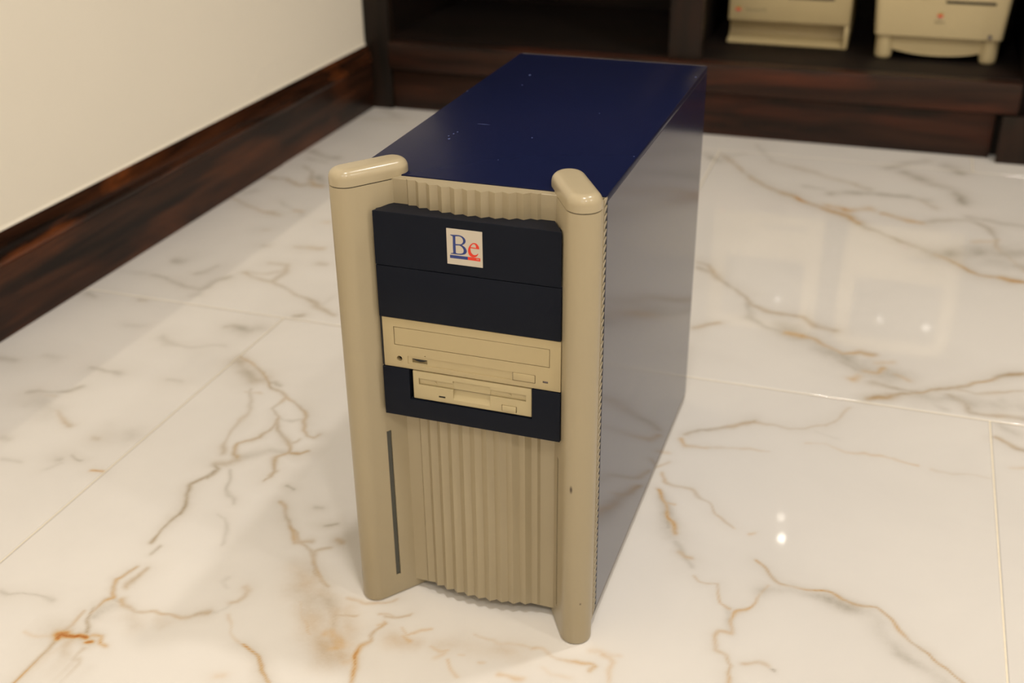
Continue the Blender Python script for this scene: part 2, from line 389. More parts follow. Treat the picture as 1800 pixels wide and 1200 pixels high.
# ------------------------------------------------------------------ floor tiles with their veins
WALL_X = -0.787
ROOM_X1, ROOM_Y0, ROOM_Y1 = 2.75, -2.6, 1.96
VEINS = """0.35 0.6 4.4 -453 367 -432 360 -413 347 -398 335 -384 317 -364 306 -347 294 -328 283 -313 274 -304 264
0.4 0.5 3.3 -304 264 -300 250 -292 233 -283 224 -271 220 -268 231
0 0.3 4.4 -302 257 -312 246 -327 245
0.1 0.5 4.4 -385 319 -379 323 -368 318
0.12 0.45 17.6 -444 356 -425 338 -406 322 -398 326
0.1 0.3 11 -434 345 -424 353 -402 336
0.4 0.2 5.5 -398 293 -383 296
0.15 0.35 5.5 -396 302 -382 272 -372 243 -368 216 -367 194 -361 173 -355 161
0.3 0.5 3.3 -346 292 -346 276 -348 263 -332 247 -330 234 -329 221 -331 209 -331 201 -338 195 -347 185 -347 174 -342 163 -334 157
0.25 0.5 4.4 -332 247 -320 224 -304 206 -293 198 -288 186 -293 173 -286 154 -281 139 -286 132
0.2 0.4 8.8 -282 149 -284 141
0.2 0.4 3.3 -298 200 -291 206 -289 213
0.5 0.9 4.4 -284 185 -275 184 -267 192
0 0.3 8.8 -334 157 -318 172 -304 184 -290 185
0.15 0.35 7.7 -352 144 -338 145 -332 154
0.2 0.6 3.3 -350 141 -343 133 -345 115
0.15 0.7 3.5 -346 130 -351 96 -343 79 -335 52 -335 31 -335 14 -338 -1
0.1 0.45 4 -326 -2 -327 -15
0.5 0.4 3 -327 -36 -331 -48 -334 -58 -331 -69 -320 -77 -324 -85 -326 -96 -327 -102
0 0.35 3.3 -329 134 -306 98 -294 83
0 0.25 4.4 -297 63 -287 60 -273 35 -265 18
0 0.6 3.3 -259 128 -248 123
0.4 0.4 4.4 -250 103 -238 88 -226 74 -210 55 -202 47 -189 51
0 0.5 5.5 -211 104 -204 105
0 0.8 5.5 -189 80 -179 85
0.4 0.6 6.6 -167 58 -161 57
0.35 0.4 3 -249 103 -222 70 -200 49 -182 38 -170 16 -147 -5
0.3 0.4 4 -166 46 -179 38 -175 23 -165 8 -154 -2 -145 -6
0.2 0.25 22 -163 -12 -142 -40 -121 -67 -101 -86
0.2 0.25 20 -147 -15 -124 -34 -108 -60 -93 -83
0.15 0.15 18 -185 16 -170 -2 -160 -7
0.15 0.15 16 -112 -30 -96 -54 -89 -82
0.4 0.2 3 -155 -31 -146 -41 -146 -47 -141 -53 -127 -67
0.5 0.1 10 -116 -61 -112 -58 -106 -65 -96 -72 -104 -79
0.3 0 8 -81 -86 -88 -89
0.8 0.3 3.5 -74 -36 -78 -47 -79 -55 -76 -60 -82 -69 -81 -79 -76 -92 -71 -103 -69 -110
0.35 0.3 3 -76 -29 -66 -22 -57 -17
0.3 0.2 4 -118 -15 -101 -17 -91 -15 -82 -10 -75 -3
0.25 0.3 3 -127 -41 -114 -37 -98 -32
0 0.4 4 -120 -39 -114 -51
0.25 0.05 5 -207 -68 -195 -85 -182 -96 -177 -98
0.9 0.45 3.5 -177 -98 -171 -102 -161 -108 -151 -115 -143 -122 -136 -128 -133 -131
0.4 0 8 -178 -136 -174 -135
0.25 0.2 6 -216 -52 -211 -49 -209 -40 -210 -34 -217 -31
0 0.12 4 -230 -72 -220 -69 -215 -60 -212 -49
0 0.15 5 -237 -20 -238 -29 -231 -34
0.35 0.35 4 -313 -75 -306 -82 -290 -90 -283 -88 -273 -86 -262 -86 -249 -86 -239 -77 -230 -72
0.35 0.4 5 -315 -33 -317 -47 -321 -56 -320 -60
0 0.4 4 -320 -79 -311 -78
0 0.3 12 -320 -103 -320 -97 -315 -86
0.2 0.15 14 -288 -99 -279 -104
0.1 0.12 12 -265 -93 -255 -96
0.45 0.25 4 -335 -102 -335 -110 -333 -123 -335 -133 -337 -138
0.25 0.5 4 -328 -97 -324 -111 -316 -120 -312 -128
1.6 0.5 5 -335 -143 -336 -138 -329 -137 -320 -136 -316 -134 -308 -133
1.5 0.4 8 -336 -138 -331 -136
1.5 0.3 4 -304 -138 -302 -136
0.7 0.1 4 -305 -128 -299 -127 -295 -134 -289 -135
0.35 0 4 -365 -142 -353 -142 -337 -140
0.6 0.35 4 -336 -145 -334 -152 -331 -158 -332 -172 -331 -180 -330 -188 -332 -195
0.5 0.3 3 -332 -172 -325 -171 -316 -175 -311 -179
0.45 0.3 3 -306 -179 -299 -182 -291 -181 -284 -178 -283 -173 -289 -165 -294 -165 -301 -171 -302 -177
0.5 0 10 -305 -185 -302 -182
0.35 0.15 10 -320 -143 -320 -149 -314 -157
0.3 0.2 3 -302 -146 -305 -160 -300 -157 -297 -162
0.25 0 10 -327 -166 -328 -160 -323 -154
0 0.3 5 -423 -105 -414 -106 -406 -102 -391 -98 -369 -100
0 0.3 12 -761 474 -743 466
0.2 0.5 4.5 -675 477 -664 479
0 0.3 12 -742 272 -718 271
0 0.2 12 -694 295 -668 292
0 0.35 9 -615 285 -591 282 -574 283
0 0.25 7.5 -504 287 -489 289
0 0.45 7.5 -649 212 -628 219 -604 226 -593 244
0 0.2 30 -632 200 -596 179
0.15 0.2 6 -620 209 -610 210
0.25 0.3 6 -588 187 -575 177 -550 163
0.15 0.4 7.5 -508 148 -502 150
0 0.5 4.5 -507 110 -492 103
0 0.5 7.5 -516 97 -514 100
0 0.25 7.5 -519 79 -509 94
0 0.25 6 -579 79 -555 81
0 0.3 9 -607 115 -598 114
0.8 0 4.5 -472 90 -458 92
0 0.15 27 -502 161 -475 165
0 0.15 15 -646 404 -626 405
0 0.3 9 -577 385 -558 374 -529 372 -489 390
0.1 0.35 7.5 -515 436 -502 443
0 0.3 16.5 -504 443 -481 432 -472 447
0 0.4 9 -710 556 -685 556 -657 544 -635 533 -614 530 -607 549 -606 567 -597 584
0 0.35 12 -708 616 -695 612
0 0.35 9 -650 582 -640 592 -635 616
0 0.2 12 -614 509 -605 515
0 0.12 12 -761 554 -725 558
0.2 0.45 6 -585 602 -562 594 -534 589 -509 576 -480 561
0.15 0.35 9 -563 645 -537 650 -527 620 -529 590
0.1 0.3 6 -582 606 -553 612 -530 626
0.2 0.45 6 -480 561 -453 550 -422 530 -394 514
0 0.2 4.5 -422 530 -422 569
0.1 0.3 9 -495 666 -482 667
0.1 0.7 6 -442 496 -434 502
0.3 0.4 8 -763 999 -731 996 -689 974 -675 987 -650 986
0.5 0 10 -678 999 -661 983 -646 983
0.1 0.4 10 -731 1071 -701 1044 -677 999
0 0.35 16 -679 1025 -662 1004
0 0.3 14 -760 1158 -728 1138 -692 1130
0 0.25 10 -746 1114 -724 1106 -703 1103
0.25 0.3 7 -767 881 -726 855 -689 840 -651 833
0 0.2 10 -750 927 -762 907
0.6 0 8 -638 856 -626 855
0 0.2 8 -683 891 -649 871 -613 841
0.5 0 8 -565 823 -558 825
0.3 0.3 8 -560 716 -546 714 -517 723
0.15 0.2 8 -643 764 -636 766
0.1 0.3 8 -611 707 -604 709
0 0.3 12 -763 1389 -718 1396 -679 1402
0 0.2 16 -746 1460 -696 1426
0.3 0.35 7.6 -5 1358 32 1305 65 1247 90 1216 125 1183
0.95 0.4 7.6 125 1183 155 1162 180 1140 212 1115 243 1097 260 1069
0.15 0.45 7.6 260 1069 286 1046 315 1019 350 995 374 974
0.8 0.4 7.6 374 974 400 954 416 932 438 912 469 909 497 901
0.5 0.1 15.2 207 1142 242 1124 274 1140
0.6 0.2 11.4 296 1130 319 1114 358 1100
0.05 0.4 9.5 358 1105 401 1134 429 1137 456 1108 468 1061
0 0.3 38 377 975 416 987 453 1008 496 1021
0 0.25 38 452 970 501 967
0.2 0.3 7.6 468 1061 464 1040 479 997 500 949
0 0.35 11.4 429 1154 471 1140 510 1136
0 0.35 13.3 206 1201 243 1219 281 1224 319 1224 364 1214
0 0.25 9.5 160 1225 192 1222
0.1 0.25 11.4 85 1349 120 1332 186 1297 228 1271 268 1245
0 0.2 9.5 47 1441 89 1350
0 0.3 15.2 294 1370 330 1409 362 1433
0 0.35 19 323 1352 363 1312 401 1286 423 1220
0 0.3 20.9 394 1414 418 1381
0.15 0.3 11.4 349 1221 376 1182
0 0.3 15.2 -37 1356 -5 1322
0 0.2 9.5 3 1353 38 1378
0.35 0 11.4 434 1041 468 1061
0.25 0.4 7.6 44 835 58 834 79 792 103 766 130 737 140 712 167 698 189 697 210 696 224 678 252 666
0.1 0.4 11.4 47 818 70 807 84 785
0 0.35 9.5 133 718 142 675 167 653 195 641
0.65 0.4 7.6 195 641 216 637 232 631 268 605 290 616 308 608
0 0.3 32.3 196 655 245 615 289 583 332 559
0 0.4 9.5 258 592 279 573 290 564
0.8 0.1 7.6 284 538 291 552
0.8 0.4 7.6 299 564 312 565 320 580
0.4 0.1 5.7 311 590 330 596
0.5 0.3 7.6 331 565 350 556
0.15 0.4 9.5 306 538 333 529 364 527
0.4 0.6 5.7 308 495 333 512 364 527 385 546 403 554 440 584 462 603 482 615
0.3 0.3 5.7 403 551 424 546 439 551 479 570
0 0.28 24.7 367 517 398 521 438 522 478 535
0.3 0.3 5.7 77 621 110 646
0.2 0.4 6 395 534 411 521 421 501 440 501 476 503
0 0.25 7.2 370 517 380 502 392 495
0 0.25 14.4 455 540 477 524
0.3 0.45 4.8 442 452 453 443 462 434 472 429
0 0.3 14.4 451 476 466 464
0.25 0 4.8 455 391 470 394
0.6 0.1 4.2 117 341 123 332 146 335
0.2 0.1 4.8 146 335 164 339 211 348
0.3 0.4 4.8 119 352 132 366 153 379 185 402
0.25 0.2 4.8 186 400 209 401 242 407 265 421 278 447 289 469
0.4 0 4.2 245 375 267 378 289 371 313 371 329 374 338 373 364 367
0.12 0.1 4.8 379 363 409 363 435 366
0 0.1 4.8 254 405 280 396
0.5 0 5 98 314 107 313
0.3 0.2 4 100 279 109 293
0.35 0.25 4 109 269 116 254 131 250 143 246 162 232 175 216 194 198
0.5 0 3.5 178 213 196 196
0.4 0 5 210 193 215 195
0.6 0.35 5 114 236 124 216 131 194 139 182 146 169
0.5 0 3.5 123 219 134 219
0 0.4 6 126 208 137 177
0 0.2 13 120 226 144 161
0.5 0.2 5 154 141 160 136 166 138
0 0.25 8 148 155 166 126
0.4 0.15 3.5 173 110 180 104 196 108 200 91 204 80 212 76
0.5 0.15 3.5 241 120 229 91 226 84 215 71 213 62 215 45 204 43 202 36 207 21 216 17 221 7 225 3 224 -8 226 -15
0 0.2 9 210 76 213 47
0.75 0.35 3 224 152 239 136 252 128 265 127 286 124 304 119 317 116 332 117 343 107 354 92 365 80 377 71 387 60 399 49 405 43
0 0.26 13 238 112 264 121 298 113 326 108 344 80 359 62 380 47 389 38
0.4 0.15 5 233 11 242 15 249 12
0 0.6 2 253 10 256 10
0.35 0.1 5 8 -25 18 -26 27 -26 31 -30 41 -29 60 -29
0.65 0 7 60 -29 67 -26 74 -28
0.6 0.1 3.5 74 -28 89 -28 104 -29 113 -26 115 -28 112 -36
0.35 0 5 118 -13 125 -13 128 -19 128 -29 132 -44
0.2 0 5 109 -11 120 -11 133 -10
0.5 0 6 -22 -49 -12 -55 -8 -52
0.4 0 5 -12 -64 -8 -54
0.5 0 3.5 -3 -61 3 -70 10 -78
0.3 0 4 3 -53 7 -52
0.5 0 4 20 -57 25 -56
0.45 0 4 -58 -36 -49 -41 -47 -37 -42 -34 -32 -27
0.5 0 8 -52 -44 -45 -47
0.35 0.2 3.5 -80 -28 -67 -22 -56 -15
0.6 0 4 -79 -41 -75 -37 -75 -34
0.3 0 6 76 -46 85 -50 98 -51
0.4 0 5 45 -67 55 -67 65 -66
0.15 0.12 18 -16 -47 0 -40 25 -38 50 -37
0.15 0.1 16 -61 -51 -35 -50"""

def vnoise(x, y, scale, seed):
    X = x * scale; Y = y * scale
    xi = np.floor(X).astype(np.int64); yi = np.floor(Y).astype(np.int64)
    fx = X - xi; fy = Y - yi
    fx = fx * fx * (3 - 2 * fx); fy = fy * fy * (3 - 2 * fy)
    def h(a, b):
        n = (a * 374761393 + b * 668265263 + seed * 982451653) & 0x7fffffff
        n = ((n ^ (n >> 13)) * 1274126177) & 0x7fffffff
        return ((n ^ (n >> 16)) & 0xffff) / 65535.0
    return (h(xi, yi) * (1 - fx) + h(xi + 1, yi) * fx) * (1 - fy) + (h(xi, yi + 1) * (1 - fx) + h(xi + 1, yi + 1) * fx) * fy

veins = []
for ln in VEINS.strip().splitlines():
    t = [float(v) for v in ln.split()]
    veins.append((t[0], t[1], t[2] * 0.001, np.array(t[3:]).reshape(-1, 2) * 0.001))
VIEW = (-0.80, 0.60, -0.16, 1.50)     # traced part of the floor

def axis_samples(a, b, lo, hi, f):
    pts = [a, b]
    s, e = max(a, lo), min(b, hi)
    if e > s:
        pts += list(np.linspace(s, e, max(2, int((e - s) / f) + 1)))
    for p, q_ in ((a, min(b, lo)), (max(a, hi), b)):
        if q_ > p:
            pts += list(np.linspace(p, q_, max(2, int((q_ - p) / 0.03) + 1)))
    pts = np.unique(np.round(np.array(pts), 5))
    keep = np.concatenate([[True], np.diff(pts) > 0.0004])
    return pts[keep]

def random_veins(x0, x1, y0, y1, rnd):
    out = []
    for k in range(5):
        p = np.array([rnd.uniform(x0, x1), rnd.uniform(y0, y1)])
        a = rnd.uniform(0, 6.28)
        pts = [p]
        for s in range(9):
            a += rnd.uniform(-.6, .6)
            p = p + 0.055 * np.array([math.cos(a), math.sin(a)])
            pts.append(p)
        out.append((rnd.choice((0, .3, .6)), rnd.uniform(.2, .5), rnd.uniform(.006, .02), np.array(pts)))
    return out

def tile_object(parent, x0, x1, y0, y1):
    seen = x0 < VIEW[1] and x1 > VIEW[0] and y0 < VIEW[3] and y1 > VIEW[2]
    if seen:
        fine_step = 0.0018 if y0 < 0.3 else 0.003
        xs = axis_samples(x0, x1, VIEW[0], VIEW[1], fine_step)
        ys = axis_samples(y0, y1, VIEW[2], VIEW[3], fine_step)
        vs = veins
    else:
        rnd = random.Random(int((x0 * 31 + y0 * 17) * 100))
        xs = np.linspace(x0, x1, 46); ys = np.linspace(y0, y1, 46)
        vs = random_veins(x0, x1, y0, y1, rnd)
    nx, ny = len(xs), len(ys)
    GX, GY = np.meshgrid(xs, ys)
    WX = GX + 0.0062 * (vnoise(GX, GY, 48, 1) - .5) + 0.0020 * (vnoise(GX, GY, 120, 2) - .5)
    WY = GY + 0.0075 * (vnoise(GX, GY, 48, 3) - .5) + 0.0025 * (vnoise(GX, GY, 120, 4) - .5)
    md = 0.62 + 0.9 * vnoise(GX, GY, 45, 5) * (0.7 + 0.6 * vnoise(GX, GY, 130, 6))
    md2 = 0.35 + 1.25 * vnoise(GX, GY, 38, 7) * (0.7 + 0.6 * vnoise(GX, GY, 120, 9))
    wm = 0.5 + 1.15 * vnoise(GX, GY, 30, 8) ** 1.3
    gold = np.zeros_like(GX); grey = np.zeros_like(GX); halo = np.zeros_like(GX)
    for o, g, w, P in vs:
        sg = w * 0.52
        soft = w > 0.0125
        reach = max(3.2 * w, 0.012) + 0.008
        if P[:, 0].max() + reach < x0 or P[:, 0].min() - reach > x1 or P[:, 1].max() + reach < y0 or P[:, 1].min() - reach > y1:
            continue
        best = None
        i0, i1 = np.searchsorted(xs, (P[:, 0].min() - reach, P[:, 0].max() + reach))
        j0, j1 = np.searchsorted(ys, (P[:, 1].min() - reach, P[:, 1].max() + reach))
        if i1 <= i0 or j1 <= j0:
            continue
        sl = (slice(j0, j1), slice(i0, i1))
        ax, ay = WX[sl], WY[sl]
        best = np.full(ax.shape, 1e9)
        for (px, py), (qx, qy) in zip(P[:-1], P[1:]):
            dx, dy = qx - px, qy - py
            L2 = dx * dx + dy * dy + 1e-12
            t = np.clip(((ax - px) * dx + (ay - py) * dy) / L2, 0, 1)
            best = np.minimum(best, (ax - px - t * dx) ** 2 + (ay - py - t * dy) ** 2)
        if soft:
            core = 1.25 * np.exp(-(best / (sg * sg * 1.3)) ** 0.8) * (0.5 + 0.9 * vnoise(ax, ay, 55, 11))
        else:
            core = np.exp(-(best / np.maximum(sg * wm[sl], 0.0013) ** 2) ** 0.85)
        gold[sl] = np.maximum(gold[sl], o * core * (md2[sl] if o < 1 else 1.0))
        grey[sl] = np.maximum(grey[sl], g * core * md[sl])
        hw = (2.6 * w) if not soft else 1.6 * w
        halo[sl] = np.maximum(halo[sl], (0.5 * g + 0.2 * o) * np.exp(-(best / (hw * hw)) ** 0.75) * (0.35 + 1.1 * vnoise(ax, ay, 26, 12)))
    grey = np.clip(grey + halo * 0.6, 0, 1)
    gold = np.clip(gold + halo * 0.12, 0, 2)
    co = np.stack([GX.ravel(), GY.ravel(), np.zeros(nx * ny)], 1)
    idx = np.arange(nx * ny).reshape(ny, nx)
    quads = np.stack([idx[:-1, :-1].ravel(), idx[:-1, 1:].ravel(), idx[1:, 1:].ravel(), idx[1:, :-1].ravel()], 1)
    border = np.concatenate([idx[0, :], idx[1:, -1], idx[-1, -2::-1], idx[-2:0:-1, 0]])
    low = co[border].copy(); low[:, 2] = -0.009
    nb = len(border)
    li = nx * ny + np.arange(nb)
    sk = np.stack([border, li, np.roll(li, -1), np.roll(border, -1)], 1)
    co = np.concatenate([co, low]); quads = np.concatenate([quads, sk])
    me = bpy.data.meshes.new('tile')
    me.vertices.add(len(co)); me.vertices.foreach_set('co', co.astype(np.float32).ravel())
    me.loops.add(quads.size); me.loops.foreach_set('vertex_index', quads.astype(np.int32).ravel())
    me.polygons.add(len(quads)); me.polygons.foreach_set('loop_start', np.arange(0, quads.size, 4, dtype=np.int32))
    me.update(calc_edges=True)
    pad = np.zeros(nb)
    for nm, arr in (('vein_grey', grey), ('vein_gold', gold)):
        at = me.attributes.new(nm, 'FLOAT', 'POINT')
        at.data.foreach_set('value', np.concatenate([arr.ravel(), pad]).astype(np.float32))
    return link('tile', me, M_marble, parent)

floor = link('floor', box_mesh(WALL_X - .05, ROOM_X1 + .05, ROOM_Y0 - .05, ROOM_Y1 + .05, -0.03, -0.0002), M_grout)
structure(floor, 'white marble tile floor with grey and gold veins')
TX, TY, GAP = 0.8935, 0.9035, 0.0009
for row in range(-4, 3):
    y0 = 0.4855 + (row - 1) * TY
    y1 = y0 + TY
    off = -0.4545 if row % 2 == 0 else -0.4545 + 0.4405
    for colm in range(-2, 5):
        x0 = off + colm * TX
        x1 = x0 + TX
        a, b_ = max(x0 + GAP, WALL_X), min(x1 - GAP, ROOM_X1)
        c_, d_ = max(y0 + GAP, ROOM_Y0), min(y1 - GAP, ROOM_Y1)
        if b_ - a > 0.02 and d_ - c_ > 0.02:
            tile_object(floor, a, b_, c_, d_)

# ------------------------------------------------------------------ room shell
structure(link('wall_left', box_mesh(WALL_X - .1, WALL_X, ROOM_Y0, ROOM_Y1 + .1, 0, CEILING), M_wall), 'cream painted wall above the dark baseboard')
structure(link('wall_back', box_mesh(WALL_X - .1, ROOM_X1 + .1, ROOM_Y1, ROOM_Y1 + .1, 0, CEILING), M_wall))
structure(link('wall_right', box_mesh(ROOM_X1, ROOM_X1 + .1, ROOM_Y0, ROOM_Y1, 0, CEILING), M_wall))
structure(link('wall_front', box_mesh(WALL_X - .1, ROOM_X1 + .1, ROOM_Y0 - .1, ROOM_Y0, 0, CEILING), M_wall))
structure(link('ceiling', box_mesh(WALL_X - .1, ROOM_X1 + .1, ROOM_Y0 - .1, ROOM_Y1 + .1, CEILING, CEILING + .1), M_ceiling))

# baseboard along the left wall: two lengths of board, one moulded cap, a caulk line
bb = empty('baseboard_left', (WALL_X, ROOM_Y0, 0))
structure(bb, 'dark stained wooden baseboard with moulded top edge')
CAB_Y = 1.474
JOINT = 1.066
prof = [(0, 0), (0.0150, 0), (0.0152, 0.002), (0.0152, 0.0935), (0.0, 0.0935)]
capp = [(0, 0.0937), (0.0142, 0.0937), (0.0165, 0.0965), (0.0172, 0.1005), (0.0160, 0.1045), (0.0120, 0.1062), (0.0120, 0.1085),
        (0.0132, 0.1105), (0.0128, 0.1165), (0.0105, 0.1225), (0.0075, 0.1265), (0.0068, 0.1312), (0.0052, 0.1330), (0, 0.1330)]
def along_y(profile, ya, yb):
    bm = bmesh.new()
    A = [bm.verts.new((x, ya - ROOM_Y0, z)) for x, z in profile]
    B = [bm.verts.new((x, yb - ROOM_Y0, z)) for x, z in profile]
    n = len(profile)
    bm.faces.new(A); bm.faces.new(B)
    for i in range(n):
        bm.faces.new((A[i], A[(i + 1) % n], B[(i + 1) % n], B[i]))
    return fin(bm, 'moulding', 30)
link('board', along_y(prof, ROOM_Y0, JOINT - .0010), M_base_wood, bb)
bd2 = along_y([(x * 0.90 if x else 0, z) for x, z in prof], JOINT + .0015, CAB_Y + .01)
link('board', bd2, M_base_wood, bb)
link('moulded_cap', along_y(capp, ROOM_Y0, CAB_Y + .01), M_base_cap, bb)
link('caulk_line', along_y([(0, 0.1331), (0.0042, 0.1331), (0.001, 0.1362), (0, 0.1362)], ROOM_Y0, CAB_Y + .01), M_caulk, bb)

# ------------------------------------------------------------------ built-in bookcase along the back wall
bk = empty('bookcase', (-0.14, 1.70, 0))
tag(bk, 'dark wooden built-in bookcase along the back wall, holding two old computers', 'bookcase')
def bpart(name, x0, x1, y0, y1, z0, z1, mat, bevel=0.0015, parent=bk):
    me = box_mesh(x0 + .14, x1 + .14, y0 - 1.70, y1 - 1.70, z0, z1, bevel)
    if parent is not bk:
        me.transform(Matrix.Translation(Vector((-.14, 1.70, 0)) - parent.location))
    return link(name, me, mat, parent)
BACK = ROOM_Y1 - .005
TOP = 2.30
SHELF_Z = 0.1450
bpart('stile', -0.7865, -0.7285, CAB_Y, CAB_Y + .022, 0.0, TOP, M_cab_z)
bpart('side_panel', -0.7865, -0.7465, CAB_Y + .022, BACK, 0.0, TOP, M_cab_shade)
bpart('plinth', -0.7285, 0.4670, CAB_Y + .008, CAB_Y + .026, 0.0, 0.0880, M_cab_x)
bpart('shelf_rail', -0.7285, 0.5020, CAB_Y - .014, CAB_Y + .020, 0.0885, SHELF_Z, M_cab_x, 0.005)
bpart('stile', -0.1395, -0.0765, CAB_Y, CAB_Y + .022, SHELF_Z + .0003, TOP, M_cab_z)
bpart('divider', -0.1230, -0.0930, CAB_Y + .022, BACK - .012, SHELF_Z, TOP, M_cab_shade)
bpart('shelf', -0.7465, 0.5020, CAB_Y + .020, BACK - .012, SHELF_Z - .022, SHELF_Z, M_cab_shade)
bpart('back_panel', -0.7465, 0.5360, BACK - .012, BACK, 0.0, TOP, M_cab_shade)
for z in (0.945, 1.66):
    bpart('shelf_rail', -0.7285, -0.1395, CAB_Y, CAB_Y + .020, z - .10, z, M_cab_x, 0.003)
    bpart('shelf_rail', -0.0765, 0.5020, CAB_Y, CAB_Y + .020, z - .10, z, M_cab_x, 0.003)
    bpart('shelf', -0.7465, -0.1230, CAB_Y + .020, BACK - .012, z - .022, z, M_cab_shade)
    bpart('shelf', -0.0930, 0.5020, CAB_Y + .020, BACK - .012, z - .022, z, M_cab_shade)
bpart('top_board', -0.7865, 0.5360, CAB_Y, BACK, TOP, TOP + .03, M_cab_x)
bpart('side_panel', 0.5025, 0.5360, CAB_Y + .016, BACK - .012, 0.0, TOP, M_cab_shade)
bpart('gap_filler', 0.4675, 0.5020, CAB_Y + .030, CAB_Y + .042, 0.0, 0.0880, M_cab_shade)  # dark filler added so the gap beside the plinth stays black
# neighbouring unit, only its edge reaches into the picture
bk2 = empty('bookcase', (0.95, 1.70, 0))
tag(bk2, 'neighbouring dark wooden bookcase unit whose edge shows at the right border', 'bookcase')
bpart('plinth', 0.4775, 1.44, CAB_Y - .018, CAB_Y - .0045, 0.0, 0.0870, M_cab_z, 0.0015, bk2)
bpart('shelf_rail', 0.5365, 1.44, CAB_Y - .016, CAB_Y + .020, 0.0885, SHELF_Z, M_cab_x, 0.004, bk2)
bpart('stile', 0.5365, 0.5900, CAB_Y + .003, CAB_Y + .022, SHELF_Z, TOP, M_cab_z, 0.0015, bk2)
bpart('side_panel', 0.5365, 0.5700, CAB_Y + .022, BACK, 0.0, TOP, M_cab_shade, 0.0015, bk2)
bpart('side_panel', 1.41, 1.44, CAB_Y + .022, BACK, 0.0, TOP, M_cab_shade, 0.0015, bk2)
bpart('shelf', 0.5700, 1.41, CAB_Y + .020, BACK - .012, SHELF_Z - .022, SHELF_Z, M_cab_x, 0.0015, bk2)
bpart('back_panel', 0.5700, 1.41, BACK - .012, BACK, 0.0, TOP, M_cab_shade, 0.0015, bk2)
for z in (0.90, 1.66):
    bpart('shelf', 0.5700, 1.41, CAB_Y + .010, BACK - .012, z - .04, z, M_cab_x, 0.0015, bk2)
bpart('top_board', 0.5365, 1.44, CAB_Y, BACK, TOP, TOP + .03, M_cab_x, 0.0015, bk2)

# ------------------------------------------------------------------ old computers on the bookcase shelf
def apple_logo(parent, x, y, z, s):
    """small six-stripe apple with bite and leaf, one mesh per coloured band"""
    prof = []
    n = 40
    for i in range(n):
        a = 2 * math.pi * i / n
        r = 1 + 0.10 * math.cos(2 * a) - 0.10 * math.exp(-((a - math.pi / 2) / 0.25) ** 2) - 0.05 * math.exp(-((a - 1.5 * math.pi) / 0.2) ** 2)
        px, pz = r * math.cos(a), r * math.sin(a) * 0.98
        d = math.hypot(px - 1.28, pz - 0.12)
        if d < 0.55:
            px = 1.28 - math.sqrt(max(0.0, 0.55 ** 2 - (pz - 0.12) ** 2))
        prof.append((px, pz))
    logo = link('logo', fill_mesh([[(x + s * a, z + s * b) for a, b in prof]], y, 0.3), M_ink_r, parent)
    w = lambda t: 0.9 * math.sqrt(max(0.02, 1 - t * t))
    for t0, t1, mt in ((0.45, 0.85, M_ink_g), (0.1, 0.45, M_ink_o), (-0.85, -0.5, M_ink_p)):
        lp = [(x - s * w(t0), z + s * t0), (x + s * w(t0) * 0.7, z + s * t0), (x + s * w(t1) * 0.7, z + s * t1), (x - s * w(t1), z + s * t1)]
        link('stripe', fill_mesh([lp], y - 0.25, 0.2), mt, logo)
    leaf = [(x + s * .05, z + s * 1.05), (x + s * .15, z + s * 1.4), (x + s * .5, z + s * 1.6), (x + s * .42, z + s * 1.25)]
    link('leaf', fill_mesh([leaf], y, 0.3), M_ink_g, logo)
    return logo

def crt(parent, cx, z0, z1, w, y, mat=M_screen):
    bm = bmesh.new()
    nx_, nz_ = 16, 12
    g = []
    for j in range(nz_ + 1):
        row = []
        for i in range(nx_ + 1):
            u, v = 2 * i / nx_ - 1, 2 * j / nz_ - 1
            row.append(bm.verts.new(((cx + u * w / 2) * .001, (y - 9 * (1 - .5 * u * u - .5 * v * v)) * .001, (z0 + (v + 1) / 2 * (z1 - z0)) * .001)))
        g.append(row)
    for j in range(nz_):
        for i in range(nx_):
            bm.faces.new((g[j][i], g[j][i + 1], g[j + 1][i + 1], g[j + 1][i]))
    r_ = bmesh.ops.extrude_face_region(bm, geom=list(bm.faces))
    for v in r_['geom']:
        if isinstance(v, bmesh.types.BMVert):
            v.co.y = (y + 6) * .001
    return link('screen', fin(bm, 'screen', 40), mat, parent)

# left: plain-faced compact with a stepped-in base
pc = empty('desktop_computer', (0.0655, 1.644, SHELF_Z))
tag(pc, 'old beige all-in-one computer with stepped-in base and logo at its lower left', 'computer')
W2 = 119.5
case = box_mesh(-W2, W2, 0, 268, 45, 345, 4.0, 3, k=.001)
case = cut(case, [box_mesh(-88, 88, -2, 14, 168, 318, 6, 2, k=.001), box_mesh(-6.5, 85.5, -2, 8, 92.5, 99.5, 0, k=.001)])
link('case', case, M_mac, pc)
base = box_mesh(-W2 + .5, W2 - .5, 0.8, 266, 0, 46, 3.0, 2, k=.001)
base = cut(base, [prism_mesh([(-5, 3), (3, 3), (34, 14), (40, 24), (40, 50), (-5, 50)], -W2 - 4, W2 - 9, k=.001, axis='x')])
link('base', base, M_mac, pc)
crt(pc, 0, 172, 314, 170, 12)
link('disk_slot', box_mesh(-6, 85, 4, 7.5, 93, 99, 0, k=.001), M_black, pc)
apple_logo(pc, -99.5, -0.15, 69, 5.4)
link('lettering', text_mesh('Macintosh SE', 8.2, -86, -0.1, 66.5, 0.2, 0.95), M_grey_ink, pc)
for s in (-1, 1):
    for yy in (30, 230):
        link('foot', cyl_mesh(s * 95, yy, -0.6, 8, 1.6, 'z', 16, k=.001), M_rubber, pc)
pc.location.z += .0006

